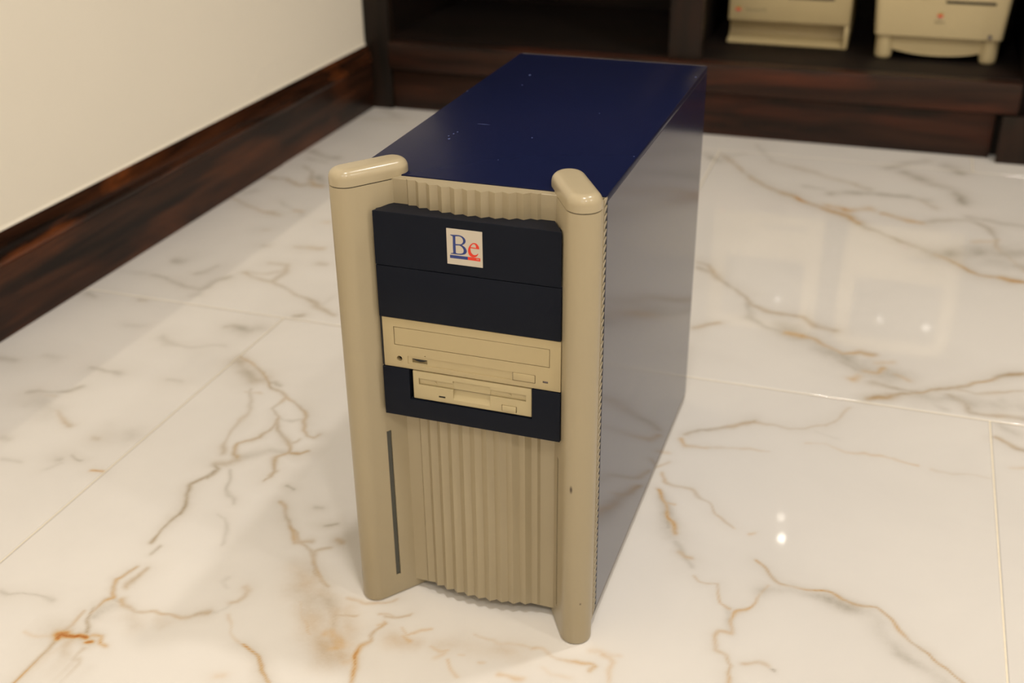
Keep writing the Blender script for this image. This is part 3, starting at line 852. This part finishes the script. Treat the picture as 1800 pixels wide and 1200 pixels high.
# right: rounded compact on a footed stand
pc2 = empty('desktop_computer', (0.3490, 1.588, SHELF_Z))
tag(pc2, 'old beige all-in-one computer standing on round feet with an arched apron', 'computer')
def sec(z, hw, y0, y1, r):
    pts = []
    for cx, cy, a0 in ((hw - r, y0 + r, -90), (hw - r, y1 - r, 0), (-hw + r, y1 - r, 90), (-hw + r, y0 + r, 180)):
        for t in range(6):
            a = math.radians(a0 + 90 * t / 5)
            pts.append(((cx + r * math.cos(a)) * .001, (cy + r * math.sin(a)) * .001, z * .001))
    return pts
body = rings_mesh([sec(45.0, 111, 3, 268, 8), sec(46.5, 114.5, 0, 272, 10), sec(120, 120, -3, 278, 12), sec(230, 124, 0, 285, 16), sec(325, 121, 12, 285, 22), sec(342, 112, 24, 275, 26)])
body = cut(body, [box_mesh(-92, 92, -20, 18, 165, 310, 8, 2, k=.001), box_mesh(5.5, 93.5, -12, 8, 109.5, 115.5, 1, k=.001)])
link('case', body, M_mac2, pc2)
crt(pc2, 0, 170, 306, 174, 18)
link('disk_slot', box_mesh(6, 93, 2, 7, 110, 115, 0, k=.001), M_black, pc2)
ap = []
nseg = 24
for i in range(nseg + 1):
    u = -1 + 2 * i / nseg
    ap.append((u * 80, 9.5 + 9.0 * abs(u) ** 2.2))
apron = prism_mesh([(-104, 44), (-104, 26)] + ap + [(104, 26), (104, 44)], 13, 30, k=.001, axis='y', smooth=30)
link('apron', apron, M_mac2, pc2)
link('stand', box_mesh(-103, 103, 24, 255, 26, 45.5, 4, 2, k=.001), M_mac2, pc2)
for s in (-1, 1):
    for yy in (21, 235):
        rg = []
        for zz, rr in ((0.0, 11.0), (1.6, 14.2), (5, 15.6), (12, 16.0), (46, 16.4)):
            rg.append([((s * 94.5 + rr * math.cos(a * math.pi / 16)) * .001, (yy + rr * math.sin(a * math.pi / 16)) * .001, zz * .001) for a in range(32)])
        link('foot', rings_mesh(rg, 50), M_mac2, pc2)
apple_logo(pc2, -0.5, -3.2, 88.0, 4.9)
link('lettering', text_mesh('Macintosh', 5.2, -1.0, -2.7, 74.5, 0.2, 0.85, 'CENTER'), M_grey_ink, pc2)
link('power_light', cyl_mesh(91.5, -2.9, 53.0, 4.0, 2.5, 'y', 20, k=.001), M_led, pc2)
for x0 in (-88, -66, -38):
    link('button', box_mesh(x0, x0 + 14, -4.0, 1.0, 116, 119.5, 0.6, 2, k=.001), M_mac, pc2)

# ------------------------------------------------------------------ the tower computer
tw = empty('tower_computer', (0, 0, 0), -0.007)
tag(tw, 'blue and beige tower computer with ribbed front and corner pillars on the marble floor', 'computer')
K = .001
LP = dict(s=-1, cx=-95.6, cy=0.4, R=12.6, th=0.655, len=39.5)
RP = dict(s=1, cx=89.7, cy=2.3, R=13.2, th=0.53, len=43.0)
ZS = 389.2
def capsule(p, r, grow=0.0):
    """plan outline of a pillar: rounded front end, running back and inwards"""
    d = Vector((-p['s'] * math.sin(p['th']), math.cos(p['th'])))
    a0 = math.atan2(d.y, d.x)
    A = Vector((p['cx'], p['cy'])); B = A + d * p['len']
    pts = []
    for i in range(17):
        a = a0 + math.pi / 2 + math.pi * i / 16
        pts.append((A.x + r * math.cos(a), A.y + r * math.sin(a)))
    for i in range(17):
        a = a0 - math.pi / 2 + math.pi * i / 16
        pts.append((B.x + r * math.cos(a), B.y + r * math.sin(a)))
    return pts
def pillar(p):
    rg = []
    for z, inset in ((0.0, 2.2), (0.5, 1.0), (1.4, 0.3), (2.8, 0.0), (ZS - 1.3, 0.0), (ZS - 0.7, 0.2), (ZS - 0.5, 0.6)):
        rg.append([(x * K, y * K, z * K) for x, y in capsule(p, p['R'] - inset)])
    me = rings_mesh(rg, 35)
    # slot for the row of activity lights, in the inner wall
    d = Vector((-p['s'] * math.sin(p['th']), math.cos(p['th'])))
    n = Vector((-p['s'] * math.cos(p['th']), -math.sin(p['th'])))
    A = Vector((p['cx'], p['cy']))
    def wallbox(t0, t1, e0, e1):
        q = [A + d * t0 + n * e0, A + d * t1 + n * e0, A + d * t1 + n * e1, A + d * t0 + n * e1]
        return [(v.x, v.y) for v in q]
    R_ = p['R']
    me = cut(me, [prism_mesh(wallbox(13.6, 18.1, R_ - 1.8, R_ + 3), 21.5, 172.0, k=K)])
    o = link('pillar', me, M_beige, tw)
    link('light_window', prism_mesh(wallbox(13.7, 18.0, R_ - 3.0, R_ - 1.2), 21.7, 171.8, k=K), M_dark_lens, o)
    core = prism_mesh(capsule(p, R_ - 0.7), ZS - 1.5, ZS + 0.6, k=K)
    link('seam', core, M_black, o)
    rg = [[(x * K, y * K, z * K) for x, y in capsule(p, R_ - i)] for z, i in ((ZS, 0.5), (ZS + .3, 0.0), (ZS + 5.4, 0.0))]
    for s in range(1, 9):
        a = math.pi / 2 * s / 8
        rg.append([(x * K, y * K, (ZS + 5.4 + 7.2 * math.sin(a)) * K) for x, y in capsule(p, R_ - 7.2 * (1 - math.cos(a)))])
    link('pillar_cap', rings_mesh(rg, 50), M_beige_gloss, o)
    return o
pillar(LP)
pillar(RP)

# ribbed panel between the pillars
zig = [(-62.4, 20.8), (-56.0, 21.0), (-52.2, 16.9), (-46.3, 17.4), (-42.4, 13.9), (-36.7, 15.1), (-32.3, 11.3), (-26.6, 13.1), (-22.0, 9.8),
       (-16.4, 11.9), (-11.3, 8.8), (-6.1, 11.0), (-1.0, 8.5), (4.1, 11.0), (9.6, 8.4), (14.5, 11.7), (20.1, 9.8), (24.8, 12.9), (30.4, 11.3),
       (35.0, 15.0), (40.8, 13.9), (45.0, 17.5), (50.6, 17.0), (55.1, 20.8), (62.3, 20.4)]
zig = [(a, b + (0.7 if i % 2 and 0 < i < 24 else 0)) for i, (a, b) in enumerate(zig)]
plan = [(-80, 25.0), (-80, 22.6), (-70, 21.2)] + zig + [(66, 20.8), (80, 22.6), (80, 25.0)]
link('ribbed_panel', prism_mesh(plan, 11.0, 390.2, k=K), M_beige, tw)
link('bezel_backing', box_mesh(-99.6, 99.6, 19.0, 25.2, 9.0, 390.0, 0.4, 1, k=K), M_beige, tw)

# covers and drives in the bays
BAY = 44.2
ZT = 370.1
YF = -0.9
bay1 = prism_mesh([(-74.6, YF), (74.6, YF), (61.8, 22.0), (-66.2, 22.0)], ZT - BAY + .25, ZT, k=K, bevel=0.35)
c1 = link('bay_cover', bay1, M_navy_plastic, tw)
c1['label'] = 'upper navy bay cover with square logo label'
c2 = link('bay_cover', box_mesh(-74.6, 74.6, YF, 9, ZT - 2 * BAY + .2, ZT - BAY - .25, 0.35, 2, k=K), M_navy_plastic, tw)
c3m = cut(box_mesh(-74.6, 74.6, YF, 9, ZT - 4 * BAY, ZT - 3 * BAY - .25, 0.3, 2, k=K), [box_mesh(-51.7, 51.8, -5, 20, 210.2, 250, 0, k=K)])
c3 = link('bay_cover', c3m, M_navy_plastic, tw)
c3['label'] = 'lower navy bay cover cut out around the floppy drive'
link('drive_gap', box_mesh(-75.6, -72.0, 2.0, 7.0, ZT - 3 * BAY - .2, ZT - 2 * BAY + .1, 0, k=K), M_black, tw)
link('bay_recess', box_mesh(-74.8, 74.8, 6.0, 9.5, ZT - 4 * BAY + 1, ZT - 1, 0, k=K), M_black, tw)

lab = link('logo_label', box_mesh(-14.7, 13.7, YF - .22, YF + .2, 334.4, 363.0, 0.08, 1, k=K), M_label, c1)
lab['label'] = 'white square label reading Be in blue and red'
Bl = [[(-11.5, 358.0), (-8.4, 358.1), (-5.1, 358.3), (-2.6, 357.9), (-0.5, 356.7), (0.6, 354.9), (0.6, 353.4), (-0.2, 352.0), (-1.8, 350.9), (-2.4, 350.6), (-0.7, 349.7), (0.7, 348.2), (1.4, 346.3), (1.1, 344.9), (-0.1, 343.6), (-2.3, 342.9), (-4.3, 342.6), (-8.1, 342.6), (-11.7, 342.6), (-11.6, 343.0), (-10.2, 343.4), (-9.5, 343.9), (-9.6, 347.9), (-9.5, 355.8), (-9.8, 356.9), (-11.5, 357.6)], [(-7.4, 357.1), (-4.7, 357.4), (-2.6, 356.7), (-1.4, 354.9), (-1.5, 353.0), (-2.8, 351.4), (-4.9, 351.0), (-7.4, 350.9)], [(-7.4, 349.8), (-4.7, 350.1), (-2.6, 349.2), (-1.2, 347.2), (-1.3, 345.1), (-2.6, 343.9), (-4.9, 343.4), (-6.8, 343.5), (-7.4, 344.3)]]
Be_ = [[(11.4, 348.9), (11.2, 350.5), (10.4, 352.0), (9.2, 353.1), (7.5, 353.5), (5.8, 352.9), (3.9, 351.1), (2.6, 348.3), (2.4, 346.0), (3.0, 343.9), (4.4, 342.5), (6.1, 341.9), (8.1, 342.3), (9.6, 343.4), (10.5, 345.0), (10.2, 345.3), (9.0, 344.2), (7.3, 343.8), (5.9, 344.4), (4.8, 345.7), (4.4, 347.5), (4.4, 349.1), (7.9, 349.0)], [(4.6, 349.9), (5.3, 351.3), (6.6, 352.5), (8.0, 352.3), (8.7, 351.1), (8.8, 349.7)]]
def shifted(lp):
    return [(a - 0.15, b + 0.15) for a, b in lp]
def print_loop(name, loops, mat, smooth=True):
    lp = [smooth_loop(shifted(l)) if smooth else shifted(l) for l in loops]
    link(name, fill_mesh(lp, YF - .25, 0.1), mat, c1)
print_loop('printed_letter', Bl, M_blue_ink)
print_loop('printed_letter', Be_, M_red_ink)
print_loop('printed_bar', [[(-12.2, 341.7), (2.05, 341.8), (2.05, 339.3), (-12.2, 339.2)]], M_blue_ink, False)
print_loop('printed_bar', [[(2.05, 341.8), (12.0, 341.8), (12.0, 339.2), (2.05, 339.3)]], M_red_ink, False)
link('printed_letter', text_mesh('TM', 1.65, 8.6, YF - .33, 340.15, 0.05, 0.95), M_label, c1)

# optical drive
CZ0, CZ1 = ZT - 3 * BAY + .25, ZT - 2 * BAY - .35
cd = box_mesh(-73.0, 74.6, 0.0, 9, CZ0, CZ1, 0.35, 2, k=K)
cd = cut(cd, [box_mesh(-63.5, 65.9, -3, 3.5, 257.8, 273.8, 0, k=K),
              cyl_mesh(-59.5, -3, 245.9, 2.35, 8, 'y', 28, k=K),
              prism_mesh([(-52.6, 242.2), (-52.6, 248.9), (-52.0, 249.4), (54.4, 249.4), (54.4, 242.2)], -3, 0.55, k=K, axis='y'),
              box_mesh(-48.8, -35.9, -3, 5, 243.6, 247.4, 0, k=K),
              cyl_mesh(-37.4, -3, 251.0, 0.45, 8, 'y', 12, k=K),
              box_mesh(60.3, 64.6, -3, 3, 243.8, 245.6, 0.3, k=K)])
cdo = link('optical_drive', cd, M_cream, tw)
cdo['label'] = 'beige optical drive with tray door and eject button'
link('tray_door', box_mesh(-63.1, 65.5, 0.1, 3.2, 258.15, 273.4, 0.2, 1, k=K), M_cream, cdo)
link('headphone_jack', cyl_mesh(-59.5, 4.0, 245.9, 2.6, 2, 'y', 24, k=K), M_black, cdo)
ring = []
for r_, y_ in ((2.35, 0.3), (2.4, -0.35), (2.9, -0.4), (3.1, 0.1), (3.1, 0.4)):
    ring.append([((-59.5 + r_ * math.cos(a * math.pi / 16)) * K, y_ * K, (245.9 + r_ * math.sin(a * math.pi / 16)) * K) for a in range(32)])
bm = bmesh.new()
rv = [[bm.verts.new(p) for p in rr] for rr in ring]
for a, b_ in zip(rv, rv[1:] + rv[:1]):
    for i in range(32):
        bm.faces.new((a[i], a[(i + 1) % 32], b_[(i + 1) % 32], b_[i]))
link('jack_ring', fin(bm, 'ring', 40), M_cream, cdo)
wz = [( -42.35 + 11 * math.sin(t), 256.2 - 11.2 * math.cos(t)) for t in [(-0.62 + 1.24 * i / 12) for i in range(13)]]
link('volume_wheel', prism_mesh([(-48.6, 247.3)] + [(-48.6, 246.6)] + [(a, max(b, 244.2)) for a, b in wz if -48.6 < a < -36.1] + [(-36.1, 246.6), (-36.1, 247.3)], 0.9, 3.5, k=K, axis='y'), M_black, cdo)
link('volume_slot', box_mesh(-48.8, -35.9, 3.0, 4.6, 243.6, 247.4, 0, k=K), M_cream, cdo)
link('eject_button', box_mesh(36.1, 54.0, -0.55, 2.5, 242.75, 249.15, 0.45, 2, k=K), M_cream, cdo)
link('button_gap', box_mesh(35.6, 54.4, 0.45, 0.62, 242.2, 249.4, 0, k=K), M_lip, cdo)
link('drive_light', box_mesh(60.4, 64.5, 0.25, 2.5, 243.9, 245.5, 0.3, 1, k=K), M_led, cdo)
link('emergency_hole', cyl_mesh(-37.4, 2.5, 251.0, 0.45, 3, 'y', 12, k=K), M_black, cdo)

# floppy drive
fd = box_mesh(-49.2, 51.3, 0.3, 9, 211.1, 236.6, 0.8, 3, k=K)
fd = cut(fd, [box_mesh(-44.1, 46.5, -3, 2.6, 224.3, 230.3, 0, k=K),
              box_mesh(-14.6, 16.8, -3, 3.2, 226.0, 232.4, 0, k=K),
              prism_mesh([(-3, 215.2), (0.35, 215.2), (3.2, 221.0), (3.2, 227), (-3, 227)], -14.6, 16.8, k=K, axis='x'),
              box_mesh(26.4, 38.9, -3, 2.5, 212.9, 218.4, 0, k=K),
              box_mesh(-27.1, -21.5, -3, 2.0, 215.3, 217.0, 0, k=K)])
fdo = link('floppy_drive', fd, M_cream2, tw)
fdo['label'] = 'beige floppy drive with disk slot and eject button'
link('slot_flap', box_mesh(-44.0, 46.4, 1.9, 2.9, 224.6, 230.1, 0.1, 1, k=K), M_cream2, fdo)
link('notch_plate', box_mesh(-14.5, 16.7, 1.5, 2.9, 224.9, 232.3, 0.1, 1, k=K), M_cream2, fdo)
link('slot_line', box_mesh(-14.5, 16.7, 2.0, 3.5, 224.3, 224.9, 0, k=K), M_lip, fdo)
for xx in (-30.0, 33.0):
    link('flap_hinge', cyl_mesh(xx, 1.3, 227.4, 1.0, 1.0, 'y', 16, k=K), M_cream2, fdo)
link('eject_button', box_mesh(26.9, 38.4, -0.6, 2.3, 213.3, 218.1, 0.4, 2, k=K), M_cream2, fdo)
link('button_gap', box_mesh(26.4, 38.9, 2.2, 2.7, 212.9, 218.4, 0, k=K), M_lip, fdo)
link('drive_light', box_mesh(-27.0, -21.6, 0.9, 2.2, 215.4, 216.9, 0, k=K), M_black, fdo)

# painted steel cover with folded lower lip, rear panel, feet
Y0, Y1, ZB, ZH = 25.2, 428.5, 7.0, 391.2
top = box_mesh(-100.0, 100.0, Y0, Y1, ZH - 6, ZH, 0.45, 2, k=K)
cover = link('top_cover', top, M_paint, tw)
link('side_cover', box_mesh(94.0, 100.0, 30.6, Y1, ZB + 3.4, ZH - 5.8, 0.3, 1, k=K), M_paint_side, tw)
link('side_cover', box_mesh(-100.0, -94.0, 30.6, Y1, ZB + 3.4, ZH - 5.8, 0.3, 1, k=K), M_paint_side, tw)
for s in (-1, 1):
    link('cover_lip', box_mesh(min(s * 95, s * 99.6), max(s * 95, s * 99.6), 30.6, Y1 - 1, ZB, ZB + 3.0, 0.3, 1, k=K), M_lip, tw)
link('chassis', box_mesh(-94.5, 94.5, 25.0, Y1 - .5, ZB - 1, ZH - 5.5, 0, k=K), M_black, tw)
link('rear_panel', box_mesh(-98.5, 98.5, Y1 - .4, Y1 + 1.6, ZB, ZH - .3, 0.3, 1, k=K), M_steel, tw)
for sx in (-1, 1):
    for yy in (70, 385):
        link('foot', cyl_mesh(sx * 78, yy, 0, 11, 6.4, 'z', 24, k=K, bevel=0.6), M_rubber, tw)

# toothed ventilation strip down each side, behind the pillars
tooth = None
for s in (1, -1):
    xs0, xs1 = sorted((s * 96.5, s * 100.2))
    strip = link('side_vent', box_mesh(xs0, xs1, 9.0, 19.4, 8.5, 390.2, 0.4, 1, k=K), M_beige, tw)
    g0, g1 = sorted((s * 95.0, s * 99.7))
    link('vent_shadow_gap', box_mesh(g0, g1, 19.0, 31.0, 8.0, ZH - 6.2, 0, k=K), M_black, strip)
    if tooth is None:
        tooth = prism_mesh([(18.6, -4.7), (20.6, -4.3), (26.6, -1.3), (26.8, 0.0), (18.6, 0.0)], -1.3, 1.3, k=K, axis='x')
    n_t = 62
    for i in range(n_t):
        t = link('vent_tooth', tooth, M_beige, strip, (s * 99.3 * K, 0, (390.0 - 6.12 * i) * K))

# ------------------------------------------------------------------ ceiling downlights
M_lens, nt_, b_ = new_mat('lamp_lens')
b_.inputs['Emission Color'].default_value = LIGHT_COLOUR + (1,)
b_.inputs['Emission Strength'].default_value = 6.0
M_trim = plain('lamp_trim', (0.8, 0.79, 0.76), rough=0.4)
lamps = [((0.23, -0.36), 1.35, 'over the front of the tower computer'), ((0.80, 0.62), 1.15, 'over the open floor behind the tower computer'),
         ((1.20, -1.75), 1.3, 'behind the viewer in mid room'), ((0.15, -2.10), 0.7, 'behind the viewer near the cream wall'),
         ((2.20, -0.60), 0.9, 'far right in the room')]
for (lx, ly), pw, where in lamps:
    t = empty('ceiling_downlight', (lx, ly, CEILING - .001))
    tag(t, 'round recessed ceiling downlight ' + where, 'lamp', 'ceiling downlights')
    bm = bmesh.new()
    rr = []
    for r_, z_ in ((0.070, 0.0), (0.070, -0.003), (0.076, -0.005), (0.088, -0.003), (0.090, 0.0)):
        rr.append([bm.verts.new((r_ * math.cos(a * math.pi / 16), r_ * math.sin(a * math.pi / 16), z_)) for a in range(32)])
    for a, c in zip(rr, rr[1:] + rr[:1]):
        for i in range(32):
            bm.faces.new((a[i], a[(i + 1) % 32], c[(i + 1) % 32], c[i]))
    link('trim_ring', fin(bm, 'trim', 40), M_trim, t)
    link('lens', cyl_mesh(0, 0, -0.002, 0.0695, 0.0018, 'z', 32), M_lens, t)
    ld = bpy.data.lights.new('bulb', 'AREA')
    ld.shape = 'DISK'
    ld.size = 0.13
    ld.energy = LIGHT_POWER * pw
    ld.color = LIGHT_COLOUR
    lo = bpy.data.objects.new('bulb', ld)
    COL.objects.link(lo)
    lo.parent = t
    lo.location = (0, 0, -0.004)

# two glowing discs added on the bookcase rail to make glints in the floor
M_glint, nt_, b_ = new_mat('glint_glow')
b_.inputs['Emission Color'].default_value = (1.0, 0.93, 0.82, 1)
b_.inputs['Emission Strength'].default_value = 60.0
for (gx, gz), est, nm in (((0.1800, 0.919), 34.0, 'bright'), ((0.1740, 0.862), 7.0, 'dim')):
    t = empty('glint_emitter', (gx, CAB_Y - .0005, gz))
    tag(t, nm + ' glowing disc added on the upper shelf rail to make a floor glint', 'lamp', 'added floor glint emitters')
    link('housing', cyl_mesh(0, -0.009, 0, 0.009, 0.009, 'y', 24), M_trim, t)
    mg = M_glint.copy()
    mg.node_tree.nodes['Principled BSDF'].inputs['Emission Strength'].default_value = est
    link('lens', cyl_mesh(0, -0.0105, 0, 0.0065, 0.0016, 'y', 24), mg, t)
